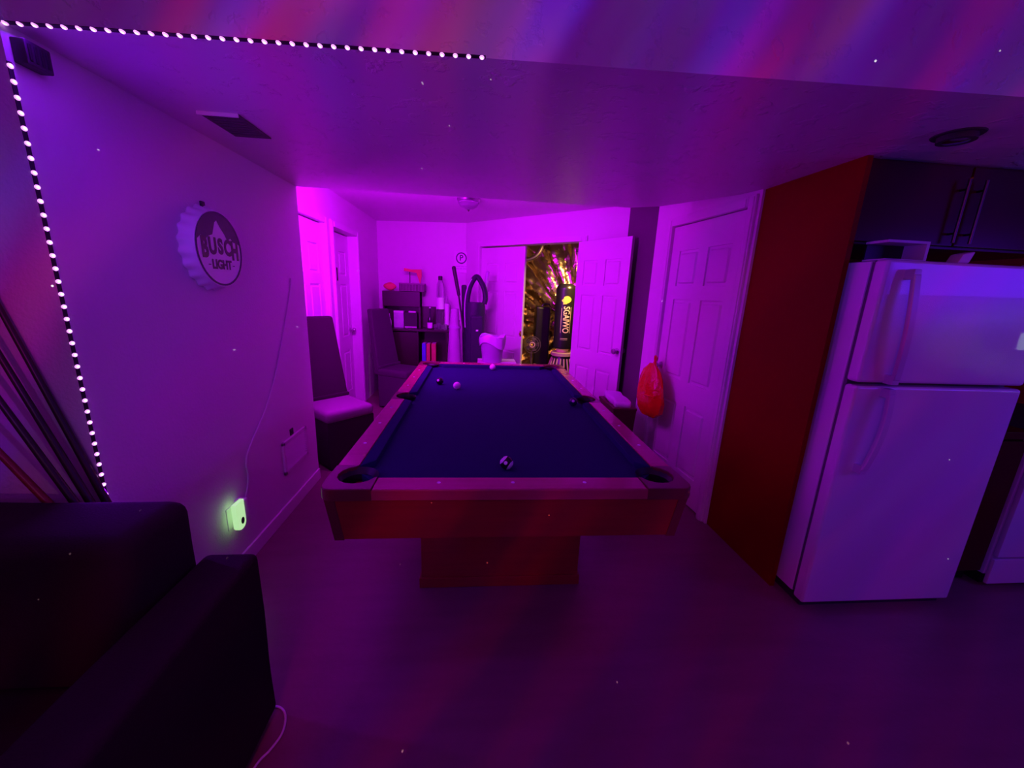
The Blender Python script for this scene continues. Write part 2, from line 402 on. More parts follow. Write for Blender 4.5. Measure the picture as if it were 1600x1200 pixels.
# door in the right wall
p0 = Vector((1.345, .83)); p1 = Vector((1.445, -.30)); rd = (p1 - p0).normalized(); rn = Vector((rd.y, -rd.x))
if rn.x > 0: rn = -rn
o = p0 + rd * .263 - rn * .028
six_panel('door_5', 'closed white six panel door in the right wall, red bag on its handle', .784, 2.045, (o.x, o.y, 0), math.atan2(rd.y, rd.x), .055, .775, -1)
casing('trim_4', p0, rd, rn, .26, 1.05, 2.05, 'white casing of the right wall door beside the red panel')

# ------------------------------------------------------------------ pool table
T = thing('pool_table', 'cherry wood pool table with blue cloth in the middle of the room', 'pool table', (0, 0, 0))
A, B = .70, 1.275; HR = .80
def cut(poly): return poly
bed = []
for sx, sy in ((1, -1), (1, 1), (-1, 1), (-1, -1)):
    pc = [(.625 * sx, 1.07 * sy), (.51 * sx, 1.185 * sy)]
    if (sx, sy) in ((1, 1), (-1, -1)): bed += pc
    else: bed += pc[::-1]
    if (sx, sy) == (1, -1): bed += [(.63, -.07), (.575, -.05), (.575, .05), (.63, .07)]
    if (sx, sy) == (-1, 1): bed += [(-.63, .07), (-.575, .05), (-.575, -.05), (-.63, -.07)]
MB().prism(bed, .735, .770).build('bed_cloth', M_CLOTH, T, smooth=False)
def rail(poly, cush, name='rail'):
    r = MB().prism(poly, .758, HR, bev=.008).build(name, M_WOOD, T)
    b = MB().prism(cush, .770, HR - .002, bev=.006)
    return r, b.build('cushion', M_CLOTH, T)
for s in (1, -1):
    for t in (1, -1):
        rail([(s * .613, t * .085), (s * A, t * .085), (s * A, t * 1.075), (s * .613, t * 1.075)],
             [(s * .613, t * .075), (s * .56, t * .115), (s * .56, t * 1.02), (s * .613, t * 1.075)])
    rail([(-.515, s * 1.175), (-.515, s * B), (.515, s * B), (.515, s * 1.175)],
         [(-.515, s * 1.175), (-.46, s * 1.12), (.46, s * 1.12), (.515, s * 1.175)])
    # side pocket bridge and pocket
    mb = MB().prism([(s * A, -.085), (s * A, .085)] + [(s * (.62 + .062 * math.cos(a)), .075 * math.sin(a)) for a in [PI / 2 - PI * k / 12 for k in range(13)]], .758, HR - .001)
    mb.build('side_cap', M_CAP, T)
    MB().lathe([(.060, .793), (.052, .770), (.050, .66), (0, .65)], 20, Matrix.Translation((s * .612, 0, 0)), None, True).build('pocket', M_BLACK, T)
for sx in (1, -1):
    for sy in (1, -1):
        c = (.595, 1.155)
        pts = [(.515, B)]
        for k in range(7):
            a = PI / 2 - PI / 2 * k / 6; pts.append((A - .045 + .047 * math.cos(a), B - .045 + .047 * math.sin(a)))
        pts.append((A, 1.075)); pts.append((.613, 1.075))
        for k in range(11):
            a = math.radians(-70 + 230 * k / 10); pts.append((c[0] + .072 * math.cos(a), c[1] + .072 * math.sin(a)))
        pts.append((.515, 1.175))
        MB().prism([(x * sx, y * sy) for x, y in pts], .756, HR + .002, bev=.005).build('corner_cap', M_CAP, T)
        MB().lathe([(.078, .795), (.060, .772), (.056, .66), (0, .65)], 20, Matrix.Translation((c[0] * sx, c[1] * sy, 0)), None, True).build('pocket', M_BLACK, T)
dm = None
dpos = [(s * .655, k * .28) for s in (1, -1) for k in (-3, -2, -1, 1, 2, 3)] + [(k * .28, s * 1.222) for s in (1, -1) for k in (-1, 0, 1)]
for x, y in dpos:
    if dm is None:
        dm = MB().lathe([(.0075, 0), (.0075, .0012), (0, .0016)], 10).build('diamond', M_PEARL, T, world=False); dm.location = (x, y, HR - .0004)
    else: again(dm, 'diamond', T, (x, y, HR - .0004))
def taper(x0, y0, x1, y1, z0, z1, th=.025):
    return [((x0, y0), (x1, y1))]
# apron: four boards tapering inwards to the bottom, with dark corner posts
def quadbox(mb, top, bot, z1, z0):
    vs = [mb.bm.verts.new((x, y, z1)) for x, y in top] + [mb.bm.verts.new((x, y, z0)) for x, y in bot]
    for f in ((0, 1, 2, 3), (7, 6, 5, 4), (0, 4, 5, 1), (1, 5, 6, 2), (2, 6, 7, 3), (3, 7, 4, 0)): mb.bm.faces.new([vs[i] for i in f])
    bmesh.ops.recalc_face_normals(mb.bm, faces=mb.bm.faces)
    return mb
at, bt, ab, bb_, za, zb = .682, 1.262, .660, 1.245, .757, .580
for s in (1, -1):
    quadbox(MB(), [(-at + .03, s * bt), (at - .03, s * bt), (at - .03, s * (bt - .03)), (-at + .03, s * (bt - .03))],
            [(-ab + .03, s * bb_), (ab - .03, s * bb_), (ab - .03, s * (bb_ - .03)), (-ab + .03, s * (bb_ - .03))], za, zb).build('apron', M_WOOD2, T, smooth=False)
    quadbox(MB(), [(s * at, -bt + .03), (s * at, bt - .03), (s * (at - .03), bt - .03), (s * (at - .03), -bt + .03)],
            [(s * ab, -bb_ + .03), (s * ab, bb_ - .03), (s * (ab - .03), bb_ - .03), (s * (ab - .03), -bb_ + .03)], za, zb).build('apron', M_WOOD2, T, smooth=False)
    for t in (1, -1):
        quadbox(MB(), [(s * (at + .003), t * (bt + .003)), (s * (at - .032), t * (bt + .003)), (s * (at - .032), t * (bt - .032)), (s * (at + .003), t * (bt - .032))],
                [(s * (ab + .003), t * (bb_ + .003)), (s * (ab - .032), t * (bb_ + .003)), (s * (ab - .032), t * (bb_ - .032)), (s * (ab + .003), t * (bb_ - .032))], za, zb - .003).build('corner_trim', M_CAP, T, smooth=False)
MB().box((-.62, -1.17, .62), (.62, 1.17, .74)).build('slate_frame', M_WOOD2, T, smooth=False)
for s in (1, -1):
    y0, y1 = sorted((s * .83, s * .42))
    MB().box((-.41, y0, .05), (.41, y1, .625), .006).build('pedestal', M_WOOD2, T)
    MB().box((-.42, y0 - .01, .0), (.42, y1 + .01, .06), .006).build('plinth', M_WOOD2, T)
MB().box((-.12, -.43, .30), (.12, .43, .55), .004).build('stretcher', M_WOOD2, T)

# balls
def ball(name, label, x, y, m, extra=None, rot=(0, 0, 0)):
    o = MB().sphere((0, 0, 0), .0286).build(name, m); o.location = (x, y, .770 + .0286); o.rotation_euler = rot
    tag(o, label, 'ball'); return o
def spot(b, d, r=.010, m=None, name='number_spot'):
    d = Vector(d).normalized(); q = d.to_track_quat('Z', 'Y').to_matrix().to_4x4()
    mb = MB().lathe([(r, math.sqrt(.0286 ** 2 - r * r) + .0001), (r * .55, .0286 * .985 + .0002), (0, .02885)], 14, q)
    return mb.build(name, m or M_PEARL, b, world=False)
ball('cue_ball', 'pinkish white ball lying nearest the dark ball at the far left of the table', -.296, .305, M_BALLW)
ball('cue_ball', 'white ball touching the far cushion of the pool table', -.002, 1.06, M_BALLW)
b = ball('billiard_ball', 'dark solid ball beside the pinkish white ball on the blue cloth', -.437, .44, M_BALLK); spot(b, (-.5, -1, .5))
b = ball('billiard_ball', 'dark solid ball near the right side pocket with a white number spot', .505, -.085, M_BALLB); spot(b, (-.25, -1, .55))
b = ball('billiard_ball', 'dark and white striped ball at the near end of the table', -.012, -1.045, M_BALLK)
def band(b, nrm, m):
    q = Vector(nrm).normalized().to_track_quat('Z', 'Y').to_matrix().to_4x4(); pr = []
    for k in range(9):
        z = -.012 + .024 * k / 8; pr.append((math.sqrt(.0286 ** 2 - z * z) + .0002, z))
    bb = bmesh.new(); n = 28; rings = [[bb.verts.new((r * math.cos(2 * PI * k / n), r * math.sin(2 * PI * k / n), z)) for k in range(n)] for r, z in pr]
    for a_, b_ in zip(rings, rings[1:]):
        for k in range(n): bb.faces.new((a_[k], a_[(k + 1) % n], b_[(k + 1) % n], b_[k]))
    mb = MB(); mb._add(bb, q); return mb.build('white_cap', m, b, world=False)
q = MB()
for sgn in (1, -1):   # a striped ball turned so that its two white ends show beside the dark band
    d = Vector((sgn * .75, -.35 * sgn - .10, .55 * -sgn + .12)).normalized(); qm = d.to_track_quat('Z', 'Y').to_matrix().to_4x4()
    pr = [(math.sqrt(max(0, .0286 ** 2 - z * z)) + .0002, z) for z in [.017 + .0116 * k / 6 for k in range(7)]]
    MB().lathe(pr[:-1] + [(0, .0289)], 24, qm).build('white_end', M_PEARL, b, world=False)
spot(b, (-.25, -1, .45), .008)

# ------------------------------------------------------------------ fridge and kitchen
FX0, FX1, FY = 1.512, 2.34, -1.05
F = thing('fridge', 'white top-freezer fridge standing beside the dark red panel', 'fridge', (1.92, -.7, 0))
MB().box((FX0 + .004, FY + .075, .05), (FX1 - .004, -.33, 1.70), .008).build('body', M_FRIDGE, F)
MB().box((FX0 + .01, FY + .06, .06), (FX1 - .01, FY + .077, 1.695)).build('gasket', M_FSEAM, F, smooth=False)
MB().box((FX0, FY, 1.185), (FX1, FY + .062, 1.703), .014, 3).build('freezer_door', M_FRIDGE, F)
MB().box((FX0, FY, .035), (FX1, FY + .062, 1.170), .014, 3).build('fridge_door', M_FRIDGE, F)
MB().box((FX0 + .02, FY + .03, .0), (FX1 - .02, -.36, .052)).build('base_grille', M_GRILL, F, smooth=False)
MB().box((FX1 - .09, FY + .01, 1.703), (FX1 - .02, FY + .09, 1.716), .004).build('hinge_cover', M_FHANDLE, F)
def handle(z_fix, z_free, name):
    pts = []; n = 12
    x0, x1 = 1.648, 1.612
    for k in range(n + 1):
        t = k / n; z = z_fix + (z_free - z_fix) * t
        pts.append((x0 + (x1 - x0) * t ** (1.0 if name == 'freezer_handle' else 2.2), FY - .034 - .012 * math.sin(PI * t), z))
    mb = MB()
    bb = bmesh.new(); rings = []
    for p in pts:
        rings.append([bb.verts.new((p[0] + dx, p[1] + dy, p[2])) for dx, dy in ((-.016, -.008), (.016, -.008), (.016, .010), (-.016, .010))])
    for a_, b_ in zip(rings, rings[1:]):
        for k in range(4): bb.faces.new((a_[k], a_[(k + 1) % 4], b_[(k + 1) % 4], b_[k]))
    bb.faces.new(rings[0][::-1]); bb.faces.new(rings[-1]); bmesh.ops.recalc_face_normals(bb, faces=bb.faces)
    bmesh.ops.bevel(bb, geom=bb.edges[:], offset=.003, segments=1, affect='EDGES')
    mb._add(bb); mb.box((pts[0][0] - .016, FY - .038, pts[0][2] - .02), (pts[0][0] + .016, FY + .004, pts[0][2] + .02), .003)
    mb.box((pts[-1][0] - .016, FY - .038, pts[-1][2] - .02), (pts[-1][0] + .016, FY + .004, pts[-1][2] + .02), .003)
    mb.build(name, M_FHANDLE, F)
handle(1.205, 1.645, 'freezer_handle'); handle(1.145, .785, 'fridge_handle')
K = thing('wall_cabinet', 'dark red wall cabinet with two tall bar handles above the fridge', 'cabinet', (1.98, -.6, 1.78))
MB().box((1.478, -.862, 1.78), (2.60, -.30, SOF - .002)).build('carcass', M_CAB, K, smooth=False)
for x0, x1, hx in ((1.49, 1.982, 1.945), (1.990, 2.585, 2.028)):
    d = MB().box((x0, -.884, 1.79), (x1, -.862, SOF - .012), .004).build('cabinet_door', M_CAB, K)
    MB().cyl((hx, -.912, 1.80), (hx, -.912, 2.06), .006, 12).cyl((hx, -.912, 1.84), (hx, -.88, 1.84), .005, 10).cyl((hx, -.912, 2.02), (hx, -.88, 2.02), .005, 10).build('bar_handle', M_DARKSTEEL, d)
o = thing('pale_tray', 'small pale open carton on top of the fridge at its left end', 'box', (1.63, -.93, 1.703))
MB().box((1.545, -1.00, 1.703), (1.735, -.90, 1.710)).build('bottom', M_PALEBOX, o, smooth=False)
MB().box((1.545, -1.00, 1.775), (1.735, -.90, 1.785)).build('top', M_PALEBOX, o, smooth=False)
MB().box((1.722, -1.00, 1.710), (1.735, -.90, 1.775)).build('side', M_PALEBOX, o, smooth=False)
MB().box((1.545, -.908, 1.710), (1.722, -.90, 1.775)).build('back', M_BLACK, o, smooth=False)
o = MB().box((0, 0, 0), (.055, .05, .038), .006).each(lambda v: Vector((v.x + v.z * .5, v.y, v.z * (1 + v.x * 6)))).build('small_packet', M_PALEBOX)
o.location = (1.86, -1.02, 1.704); tag(o, 'small pale wedge-shaped packet on the middle of the fridge top', 'packet')
K2 = thing('base_cabinet', 'dark red base cabinet to the right of the fridge', 'cabinet', (2.52, -.6, 0))
MB().box((2.365, -.90, .09), (2.69, -.31, .885)).build('carcass', M_CAB, K2, smooth=False)
MB().box((2.372, -.925, .10), (2.683, -.90, .87), .004).build('cabinet_door', M_CAB, K2)
MB().box((2.365, -.86, 0), (2.69, -.33, .09)).build('toe_kick', M_BLACK, K2, smooth=False)
MB().box((2.36, -.94, .885), (2.69, -.305, .925), .006).build('countertop', M_CAB, K2)
S = thing('stove', 'white stove standing right of the dark base cabinet', 'stove', (3.08, -.6, 0))
MB().box((2.70, -.93, .08), (3.46, -.31, .90), .006).build('body', M_WHITEAPP, S)
MB().box((2.71, -.955, .20), (3.45, -.93, .76), .008).build('oven_door', M_WHITEAPP, S)
MB().box((2.71, -.95, .03), (3.45, -.93, .185), .006).build('drawer', M_WHITEAPP, S)
MB().box((2.74, -.90, .0), (3.42, -.35, .08)).build('plinth', M_BLACK, S, smooth=False)
MB().box((2.695, -.95, .90), (3.465, -.31, .925), .006).build('cooktop', M_BLACK, S)
# recessed light over the kitchen
R = thing('recessed_light', 'round recessed eyeball light in the soffit near the red panel', 'light', (1.575, -1.125, SOF))
MB().lathe([(.054, -.022), (.054, -.004), (.070, -.004), (.073, -.001), (.073, .001)], 28, Matrix.Translation((1.575, -1.125, SOF))).build('trim_ring', M_SEATD, R)
MB().lathe([(.0, -.026), (.030, -.025), (.048, -.017), (.052, -.006), (.052, 0)], 28, Matrix.Translation((1.575, -1.125, SOF))).build('eyeball', M_CHROME, R)

# ------------------------------------------------------------------ LED tapes
def led_tape(name, label, p0, p1, out, n):
    p0, p1, out = Vector(p0), Vector(p1), Vector(out).normalized(); d = p1 - p0; x = d.normalized(); y = out.cross(x)
    r = thing(name, label, 'light strip', p0)
    m = frame((0, 0, 0), x, y, out)
    MB().box((-.01, -.005, -.0005), (d.length + .01, .005, .0015), 0, 1, m).build('tape', M_TAPE, r, world=False, smooth=False)
    led = None
    for k in range(n):
        loc = d * (k / (n - 1))
        if led is None:
            led = MB().lathe([(.0066, .001), (.0062, .0030), (.0045, .0048), (.0022, .0056), (0, .0058)], 12, m).build('led', M_LED, r, world=False)
        else: again(led, 'led', r, loc)
    return r
led_tape('led_strip', 'row of glowing pink LEDs along the front edge of the soffit', (-1.372, -1.2815, SOF - .0005), (-.150, -1.3307, SOF - .0005), (0, -.25, -1), 35)
led_tape('led_strip', 'upright row of glowing pink LEDs down the left wall corner', (-1.3785, -1.2865, .72), (-1.3785, -1.2865, 2.03), (1, -.25, 0), 37)
led_tape('led_strip', 'upright row of LEDs hidden behind the end of the left wall', (-1.395, .3805, .75), (-1.395, .3805, 1.70), (0, 1, 0), 27)
led_tape('led_strip', 'row of LEDs hidden on the back face of the soffit', (-1.36, .380, 2.15), (.25, .383, 2.15), (0, 1, 0), 46)

# ------------------------------------------------------------------ left wall
S = thing('bottle_cap_sign', 'large white bottle cap sign reading BUSCH LIGHT on the left wall', 'sign', (-1.38, -.605, 1.640))
CX = frame((-1.38, -.605, 1.640), (0, 1, 0), (0, 0, 1), (1, 0, 0))
NF = 21
def flute(a, z): return 1 + (.035 * max(0, 1 - z / .05)) * math.cos(NF * a)
MB().lathe([(.178, .0), (.182, .006), (.176, .020), (.171, .036), (.164, .050), (.158, .055)], NF * 8, CX, flute).build('crimped_skirt', M_SIGNW, S)
MB().lathe([(.164, .0545), (.164, .0575), (.0, .0580)], 64, CX).build('face', M_SIGNW, S)
def ring(r0, r1, z0, z1, n=64):
    return [(r0, z0), (r1, z0), (r1, z1), (r0, z1), (r0, z0)]
def annulus(mb, r0, r1, z, h, mtx, n=64):
    b = bmesh.new(); rr = [[b.verts.new((r * math.cos(2 * PI * k / n), r * math.sin(2 * PI * k / n), zz)) for k in range(n)] for r, zz in ((r0, z), (r1, z), (r1, z + h), (r0, z + h))]
    for i in range(4):
        for k in range(n): b.faces.new((rr[i][k], rr[i][(k + 1) % n], rr[(i + 1) % 4][(k + 1) % n], rr[(i + 1) % 4][k]))
    bmesh.ops.recalc_face_normals(b, faces=b.faces); mb._add(b, mtx); return mb
annulus(MB(), .152, .160, .0578, .0022, CX).build('rim_line', M_SIGNB, S, smooth=False)
# night sky above a pale peak
R0 = .152
sky = [(R0 * math.cos(a), R0 * math.sin(a)) for a in [math.radians(12 + 156 * k / 30) for k in range(31)]]
sky += [(-.120, .052), (-.098, .030), (-.080, .048), (-.045, .060), (-.022, .112), (-.005, .125), (.012, .100), (.040, .072), (.058, .045), (.085, .058), (.105, .040), (.128, .040)]
mb = MB(); mb.prism(sky, .0580, .0592, CX); bmesh.ops.triangulate(mb.bm, faces=[f for f in mb.bm.faces if len(f.verts) > 4]); mb.build('night_sky', M_SIGNB, S, smooth=False)
mb = MB()
for ch, x, sy, zc in (('B', -.098, 1.28, -.002), ('U', -.048, 1.06, .008), ('S', .002, 1.0, .010), ('C', .050, 1.06, .008), ('H', .099, 1.28, -.002)):
    add_text(mb, ch, .090, CX @ Matrix.Translation((x * 1.08, zc, .0588)) @ Matrix.Diagonal((.84, sy, 1, 1)), .0006, .0042)
mb.build('lettering', M_SIGNTXT, S, smooth=False)
mb = MB(); add_text(mb, 'LIGHT', .052, CX @ Matrix.Translation((0, -.068, .0588)) @ Matrix.Diagonal((.95, 1.05, 1, 1)), .0006, .0022)
mb.box((-.092, -.071, .058), (-.078, -.067, .0594), 0, 1, CX); mb.box((.078, -.071, .058), (.092, -.067, .0594), 0, 1, CX)
mb.build('lettering', M_SIGNTXT, S, smooth=False)
MB().box((-1.381, -.615, 1.812), (-1.370, -.590, 1.842), .004).build('hanger', M_GRILL, S)

def smooth_path(pts, n=8):
    pts = [Vector(p) for p in pts]; out = []
    for i in range(len(pts) - 1):
        p0, p1, p2, p3 = pts[max(i - 1, 0)], pts[i], pts[i + 1], pts[min(i + 2, len(pts) - 1)]
        for k in range(n):
            t = k / n
            out.append(.5 * ((2 * p1) + (-p0 + p2) * t + (2 * p0 - 5 * p1 + 4 * p2 - p3) * t * t + (-p0 + 3 * p1 - 3 * p2 + p3) * t ** 3))
    return out + [pts[-1]]
X = -1.3735
cable = [(X, .172, 1.53), (X, .156, 1.466), (X, .049, 1.267), (X, -.039, 1.115), (X, -.152, .935), (X, -.294, .776), (X, -.413, .682), (X, -.505, .60), (X, -.532, .545), (X, -.527, .485), (X, -.545, .42), (X, -.60, .34), (X, -.65, .30)]
tag(MB().tube(smooth_path(cable), .0045, 8).build('cable', M_CABLE), 'thin white cable hanging down the left wall', 'cable')
V = thing('wall_register', 'white louvred return air register low on the left wall by its end', 'vent', (-1.38, .02, .40))
mb = MB()
y0, y1, z0, z1 = -.145, .195, .285, .505
for a in ((y0, y0 + .022, z0, z1), (y1 - .022, y1, z0, z1), (y0, y1, z0, z0 + .022), (y0, y1, z1 - .022, z1)):
    mb.box((-1.381, a[0], a[2]), (-1.366, a[1], a[3]), .003)
mb.build('frame', M_TRIM, V)
MB().box((-1.3805, y0 + .02, z0 + .02), (-1.378, y1 - .02, z1 - .02)).build('backing', M_WALL, V, smooth=False)
for k in range(10):
    z = z0 + .032 + k * .0172
    m = Matrix.Translation((-1.373, 0, z)) @ Matrix.Rotation(math.radians(35), 4, 'Y')
    MB().box((-.007, y0 + .02, -.001), (.007, y1 - .02, .001), 0, 1, m).build('slat', M_TRIM, V, smooth=False)
J = thing('wall_jack', 'small dark jack plate just above the wall register', 'outlet', (-1.38, 0, .525))
MB().box((-1.381, -.022, .510), (-1.374, .022, .555), .003).build('plate', M_GRILL, J)
MB().box((-1.3745, -.010, .522), (-1.372, .010, .540), .002).build('socket', M_BLACK, J)
D = thing('control_box', 'small dark box high on the left wall by the LED corner', 'box', (-1.38, -1.25, 2.07))
MB().box((-1.381, -1.272, 2.045), (-1.345, -1.205, 2.105), .004).build('body', M_GRILL, D)
for k in range(4): MB().box((-1.346, -1.266 + k * .015, 2.055), (-1.342, -1.259 + k * .015, 2.095), .001).build('rib', M_BLACK, D)
# night light
Nn = thing('night_light', 'glowing greenish night light plugged in low on the left wall', 'light', (-1.38, -.69, .33))
mx = frame((-1.345, -.705, .345), (0, 1, 0), (0, 0, 1), (1, 0, 0))
pl = [(-.036, .075), (-.036, -.045)] + [(-.036 + .036 * (1 - math.cos(a)), -.045 - .030 * math.sin(a)) for a in [PI * k / 10 for k in range(1, 10)]] + [(.036, -.045), (.036, .075)]
MB().prism(pl, 0, .022, mx, bev=.004).build('lens', M_NIGHT, Nn)
MB().lathe([(.013, .022), (.013, .0235), (0, .0245)], 16, mx @ Matrix.Translation((.006, -.030, 0)) @ Matrix.Diagonal((1, 1.4, 1, 1))).build('light_sensor', M_NIGHTD, Nn)
MB().box((-1.382, -.665, .29), (-1.335, -.615, .40), .008).build('plug_body', M_LABEL, Nn)
MB().box((-1.383, -.73, .27), (-1.376, -.65, .39), .003).build('wall_plate', M_TRIM, Nn)
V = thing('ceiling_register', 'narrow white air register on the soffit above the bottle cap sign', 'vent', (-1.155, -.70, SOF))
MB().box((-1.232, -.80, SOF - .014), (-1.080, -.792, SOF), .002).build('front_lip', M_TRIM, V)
MB().box((-1.232, -.792, SOF - .006), (-1.080, -.55, SOF), .002).build('plate', M_DARKWALL, V)  # plate and slats darkened to paint in the shade behind the lip
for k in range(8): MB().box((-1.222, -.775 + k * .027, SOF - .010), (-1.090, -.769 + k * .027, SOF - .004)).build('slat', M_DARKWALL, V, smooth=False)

# ------------------------------------------------------------------ cues and sofa
def cue(label, px0, px1, m, y, group=None):
    """a cue leaning along the wall: passes through the two (x, z) points"""
    a, b = Vector((px0[0], y, px0[1])), Vector((px1[0], y, px1[1])); d = (b - a).normalized()
    foot = a + d * ((.004 - a.z) / d.z); L_ = 1.52
    r = thing('pool_cue', label, 'cue', foot, 0, group)
    q = d.to_track_quat('Z', 'Y').to_matrix().to_4x4()
    MB().lathe([(.0, 0), (.013, .002), (.0145, .03), (.0135, .35), (.0115, .74)], 14, q).build('butt', m, r, world=False)
    MB().lathe([(.0120, .74), (.0120, .76), (.0118, .765)], 14, q).build('joint', M_STEEL, r, world=False)
    MB().lathe([(.0116, .76), (.0095, 1.1), (.0068, L_ - .02), (.0068, L_ - .015)], 14, q).build('shaft', m, r, world=False)
    MB().lathe([(.0066, L_ - .018), (.0066, L_), (0, L_ + .004)], 12, q).build('tip', M_PEARL, r, world=False)
cue('dark pool cue leaning behind the sofa, uppermost and nearest the LED corner', (-1.390, .885), (-1.517, 1.352), M_CUE, -1.307)
cue('dark pool cue leaning behind the sofa, between the two other dark cues', (-1.400, .86), (-1.536, 1.290), M_CUE, -1.338)
cue('dark pool cue leaning behind the sofa, just above the red cue', (-1.405, .84), (-1.556, 1.212), M_CUE, -1.369)
cue('red pool cue leaning behind the sofa, lowest of the leaning cues', (-1.440, .838), (-1.590, 1.095), M_CUER, -1.400)

S = thing('sofa', 'black upholstered sofa in the dark near left corner', 'sofa', (-1.9, -1.9, 0))
def soft(mb, amp=.006, sc_=5):
    return mb.each(lambda v: v + Vector(noise.noise_vector(v * sc_)) * amp)
def grid_box(lo, hi, n=6, bev=.05):
    mb = MB().box(lo, hi, bev, 4); bmesh.ops.subdivide_edges(mb.bm, edges=[e for e in mb.bm.edges if e.calc_length() > .15], cuts=n, use_grid_fill=True); return mb
SY = -1.425
soft(grid_box((-2.95, SY - .24, .12), (-1.005, SY, .865), 5, .045), .008).build('backrest', M_SOFA, S)
soft(grid_box((-.995, SY - .92, .03), (-.832, SY + .004, .664), 5, .022), .004).build('arm', M_SOFA, S)
soft(grid_box((-3.13, SY - .92, .06), (-2.96, SY + .004, .652), 5, .028), .004).build('arm', M_SOFA, S)
MB().box((-2.96, SY - .90, .06), (-.99, SY - .02, .27), .02).build('base', M_SOFA, S)
for k in range(3):
    x0 = -2.95 + k * .65
    soft(grid_box((x0, SY - .90, .26), (x0 + .645, SY - .22, .45), 4, .05), .006).build('seat_cushion', M_SOFA, S)
for x in (-3.08, -.90):
    for y in (SY - .87, SY - .05): MB().lathe([(.022, 0), (.028, .07)], 12, Matrix.Translation((x, y, 0))).build('foot', M_BLACK, S)
tag(MB().tube(smooth_path([(-.90, -1.408, .006), (-.836, -1.412, .006), (-.80, -1.445, .006), (-.785, -1.50, .006), (-.800, -1.55, .006), (-.824, -1.60, .006), (-.835, -1.75, .006), (-.80, -2.0, .006)]), .0038, 8).build('floor_cable', M_CABLE),
    'thin pale cable on the floor beside the sofa arm', 'cable')

# ------------------------------------------------------------------ back room
def parsons_chair(label, loc, rz, seat_m, back_m):
    """faces local -Y"""
    r = thing('dining_chair', label, 'chair', loc, rz, None)
    W = .215
    mb = MB().box((-W, -.24, .40), (W, .20, .50), .035, 3)
    mb.each(lambda v: v + Vector((0, 0, .012 * max(0, 1 - (v.x / W) ** 2) if v.z > .46 else 0)))
    mb.build('seat', seat_m, r, world=False)
    MB().box((-W + .006, -.232, .02), (W - .006, .19, .415), .006).build('skirt', back_m, r, world=False)
    bk = MB().box((-W, 0, 0), (W, .075, .80), .018, 3)
    bk.each(lambda v: Vector((v.x * (1 - .30 * v.z), v.y + .165 + .13 * v.z + .03 * v.z * v.z, v.z + .42)))
    bk.build('backrest', back_m, r, world=False)
    MB().box((-W + .01, .150, .503), (W - .01, .185, .535), .008).build('back_roll', back_m, r, world=False)
    for sx in (-1, 1):
        for y in (-.21, .165): MB().box((sx * .185 - .02, y - .02, 0), (sx * .185 + .02, y + .02, .05), .003).build('leg', M_BLACK, r, world=False)
    return r
parsons_chair('tall dark chair with its seat coloured lighter as if lit, next to the end of the left wall', (-1.36, .80, 0), math.radians(47), M_SEATLIT, M_CHAIRC)
parsons_chair('dark grey dining chair standing in front of the dark cabinet', (-1.12, 2.40, 0), math.radians(64), M_SEATD, M_SEATD)

BR = thing('bar_cabinet', 'dark wooden bar cabinet with a hutch against the end wall', 'cabinet', (-1.0, 3.1, 0))
bx0, bx1, by0, by1 = -1.50, -.55, 2.93, 3.26
MB().box((bx0, by0, .905), (bx1, by1, .935), .004).build('top', M_BAR, BR)
for x in (bx0 + .02, -1.0, bx1 - .05): MB().box((x, by0 + .02, 0), (x + .025, by1, .905)).build('side_panel', M_BAR, BR, smooth=False)
MB().box((bx0 + .02, by1 - .02, 0), (bx1 - .025, by1, .905)).build('back_panel', M_BAR, BR, smooth=False)
MB().box((bx0 + .045, by0 + .02, .03), (-1.0, by0 + .045, .89), .003).build('cabinet_door', M_BAR, BR)
for z in (.06, .44): MB().box((-.975, by0 + .03, z), (bx1 - .05, by1 - .02, z + .022)).build('shelf', M_BAR, BR, smooth=False)
MB().box((bx0 + .02, by1 - .16, .935), (bx0 + .04, by1, 1.43)).box((-.985, by1 - .16, .935), (-.965, by1, 1.43)).build('hutch_side', M_BAR, BR, smooth=False)
MB().box((bx0 + .02, by1 - .18, 1.23), (-.965, by1, 1.44), .008).build('hutch_top', M_BAR, BR)
MB().box((bx0 + .03, by1 - .02, .935), (-.97, by1, 1.25)).build('hutch_back', M_BAR, BR, smooth=False)
MB().box((-.965, by1 - .02, .935), (bx1 - .03, by1, 1.24), .004).build('backsplash', M_BAR, BR)
